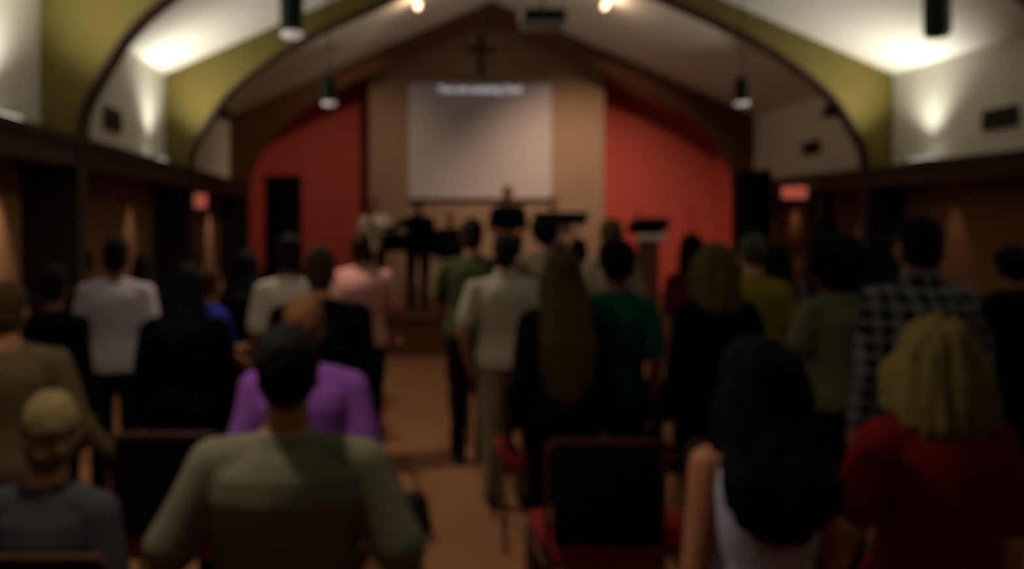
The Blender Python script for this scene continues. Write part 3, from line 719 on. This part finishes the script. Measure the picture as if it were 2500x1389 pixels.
person('dark-haired person seen between the keyboard and the long brown hair', 1412, 578, 6.6, 120, 'tan', 'short', (28, 16, 14), shirt=(40, 32, 34), pants=BLK)
person('person in a maroon shirt with long dark hair before the right orange wall', 1688, 566, 5.6, 130, 'fair', 'long', (16, 11, 10), shirt=(112, 34, 44), female=True, hairlen=.05, pants=BLK)
person('person in a black jacket with dark blond hair, right of the teal T-shirt', 1745, 586, 3.6, 240, 'fair', 'bob', (110, 98, 48), (66, 58, 28), shirt=(7, 6, 7), sleeve='long', female=True, pants=BLK, hairw=.78)
person('man in a lime green shirt with grey hair below the right loudspeaker', 1836, 566, 4.75, 185, 'fair', 'crop', (112, 104, 88), shirt=(146, 136, 24), pants=BLK)
person('person with long black hair in a grey-lilac top between the lime shirt and the afro', 1900, 588, 5.6, 120, 'tan', 'long', (12, 9, 9), shirt=(110, 96, 118), female=True, hairlen=.12, rz=-.4)
person('person with a big round black afro and grey-olive T-shirt', 2042, 578, 3.74, 165, 'brown', 'afro', (9, 8, 8), shirt=(122, 120, 90), female=True, pants=(36, 30, 24), arms={-1: ((-.10, .0, -.25), (-.10, .19, -.10), (1, 0, 0))})
person('dark-haired person squeezed between the afro and the plaid shirt', 2156, 572, 4.8, 110, 'tan', 'long', (12, 9, 9), shirt=BLK, sleeve='long', hairlen=.1)
person('tall man in a black and white plaid shirt with black hair', 2242, 518, 3.28, 290, 'tan', 'short', (12, 10, 10), shirt=(20, 22, 24), sleeve='long', cname='plaid', shirtkw=dict(kind='plaid', col2=(140, 142, 150)), pants=BLK, hem=1, collar=True)
person('dark-haired person in dark clothes at the right edge beyond the plaid shirt', 2465, 598, 4.6, 160, 'tan', 'curly', (13, 10, 9), shirt=(24, 18, 18), sleeve='long', pants=BLK, rz=.3)
person('woman with a blond bob and a red T-shirt in the lower right corner', 2282, 762, 1.95, 400, 'fair', 'bob', (146, 134, 74), (96, 86, 44), shirt=(122, 26, 32), female=True, arms={-1: ((-.12, -.02, -.26), (-.05, .05, -.24), (1, 0, 0))}, pants=BLK, hem=1, hairw=1.08)
person('girl with very long black hair and a pale sleeveless top, bare arms, front right', 1852, 812, 1.85, 392, 'tan', 'long', (7, 6, 7), shirt=(205, 208, 236), sleeve='none', female=True, hairlen=.20, hairw=1.38, pants=BLK)
# ---- on stage, facing the congregation
person('musician in a white shirt with a dark strap, left on the stage', 914, 482, 11.85, 80, 'tan', 'short', (60, 26, 18), shirt=(236, 226, 208), rz=PI, base=.501, arms={-1: 'front', 1: 'front'}, pants=(40, 28, 24), sleeve='long', strap=True)
person('singer in a black long-sleeved shirt with one arm held out, centre left on the stage', 1021, 482, 11.1, 84, 'tan', 'crop', (90, 46, 28), shirt=BLK, rz=PI, base=.501, sleeve='long', arms={1: ((.20, .04, -.12), (.14, .16, .0), (0, 1, 0)), -1: 'hang'}, pants=(38, 22, 16))
person('small dark figure at the back of the stage below the screen', 1100, 520, 12.6, 76, 'brown', 'short', (24, 14, 12), shirt=(20, 14, 14), rz=PI, base=.501, sleeve='long')
person('tall man in a black T-shirt in front of the screen corner on the stage', 1240, 452, 11.7, 86, 'tan', 'crop', (90, 46, 40), shirt=BLK, rz=PI, base=.501, arms={1: 'front', -1: 'front'})
person('musician in a grey shirt and pale jeans behind the black keyboard', 1352, 474, 11.9, 84, 'tan', 'short', (60, 22, 18), shirt=(74, 72, 72), rz=PI, base=.501, arms={1: 'front', -1: 'front'}, pants=(110, 120, 150), height=1.68)
# seat of the seated person
chair((122-VX)/S(2.1), 1.92, 'burgundy chair carrying the seated grey-blond person, lower left corner')

# ============================================================ SMALL THINGS
M_tan = mat('tan_leather', (150, 96, 42), .6, .15, 20, .2, 80)
def bag(x, y, z, sc, m, label, strap=True):
    r = empty('handbag', (x, y, z), .3); tag(r, label, 'bag')
    bm = NB(); zloft(bm, [(0, .12*sc, .06*sc), (.02*sc, .14*sc, .075*sc), (.1*sc, .13*sc, .07*sc), (.17*sc, .11*sc, .04*sc), (.19*sc, .09*sc, .015*sc)], 20)
    nb = remeshed(bm, .008, 2, .5, rough=.01, rscale=15); body_o = link('bag_body', nb, m, r)
    bm = NB(); tube(bm, [(-.08*sc, 0, .17*sc), (-.06*sc, 0, .26*sc), (0, 0, .30*sc), (.06*sc, 0, .26*sc), (.08*sc, 0, .17*sc)], .007*sc, 8); link('strap', bm, m, r)
    bm = NB(); box(bm, (-.015*sc, -.075*sc, .11*sc), (.015*sc, -.06*sc, .14*sc), .003); link('clasp', bm, M_chrome, body_o)
bag(.74, 3.22, .486, .8, M_tan, 'tan leather handbag on the nearest aisle chair right of the aisle')
bag(.04, 4.32, 0, 1.25, mat('dark_floor_form', (24, 22, 18), .6, .15, 20, .2, 80), 'dark bag-shaped form on the carpet at the left side of the aisle')  # bag-shaped form put in for a dark spot on the aisle carpet
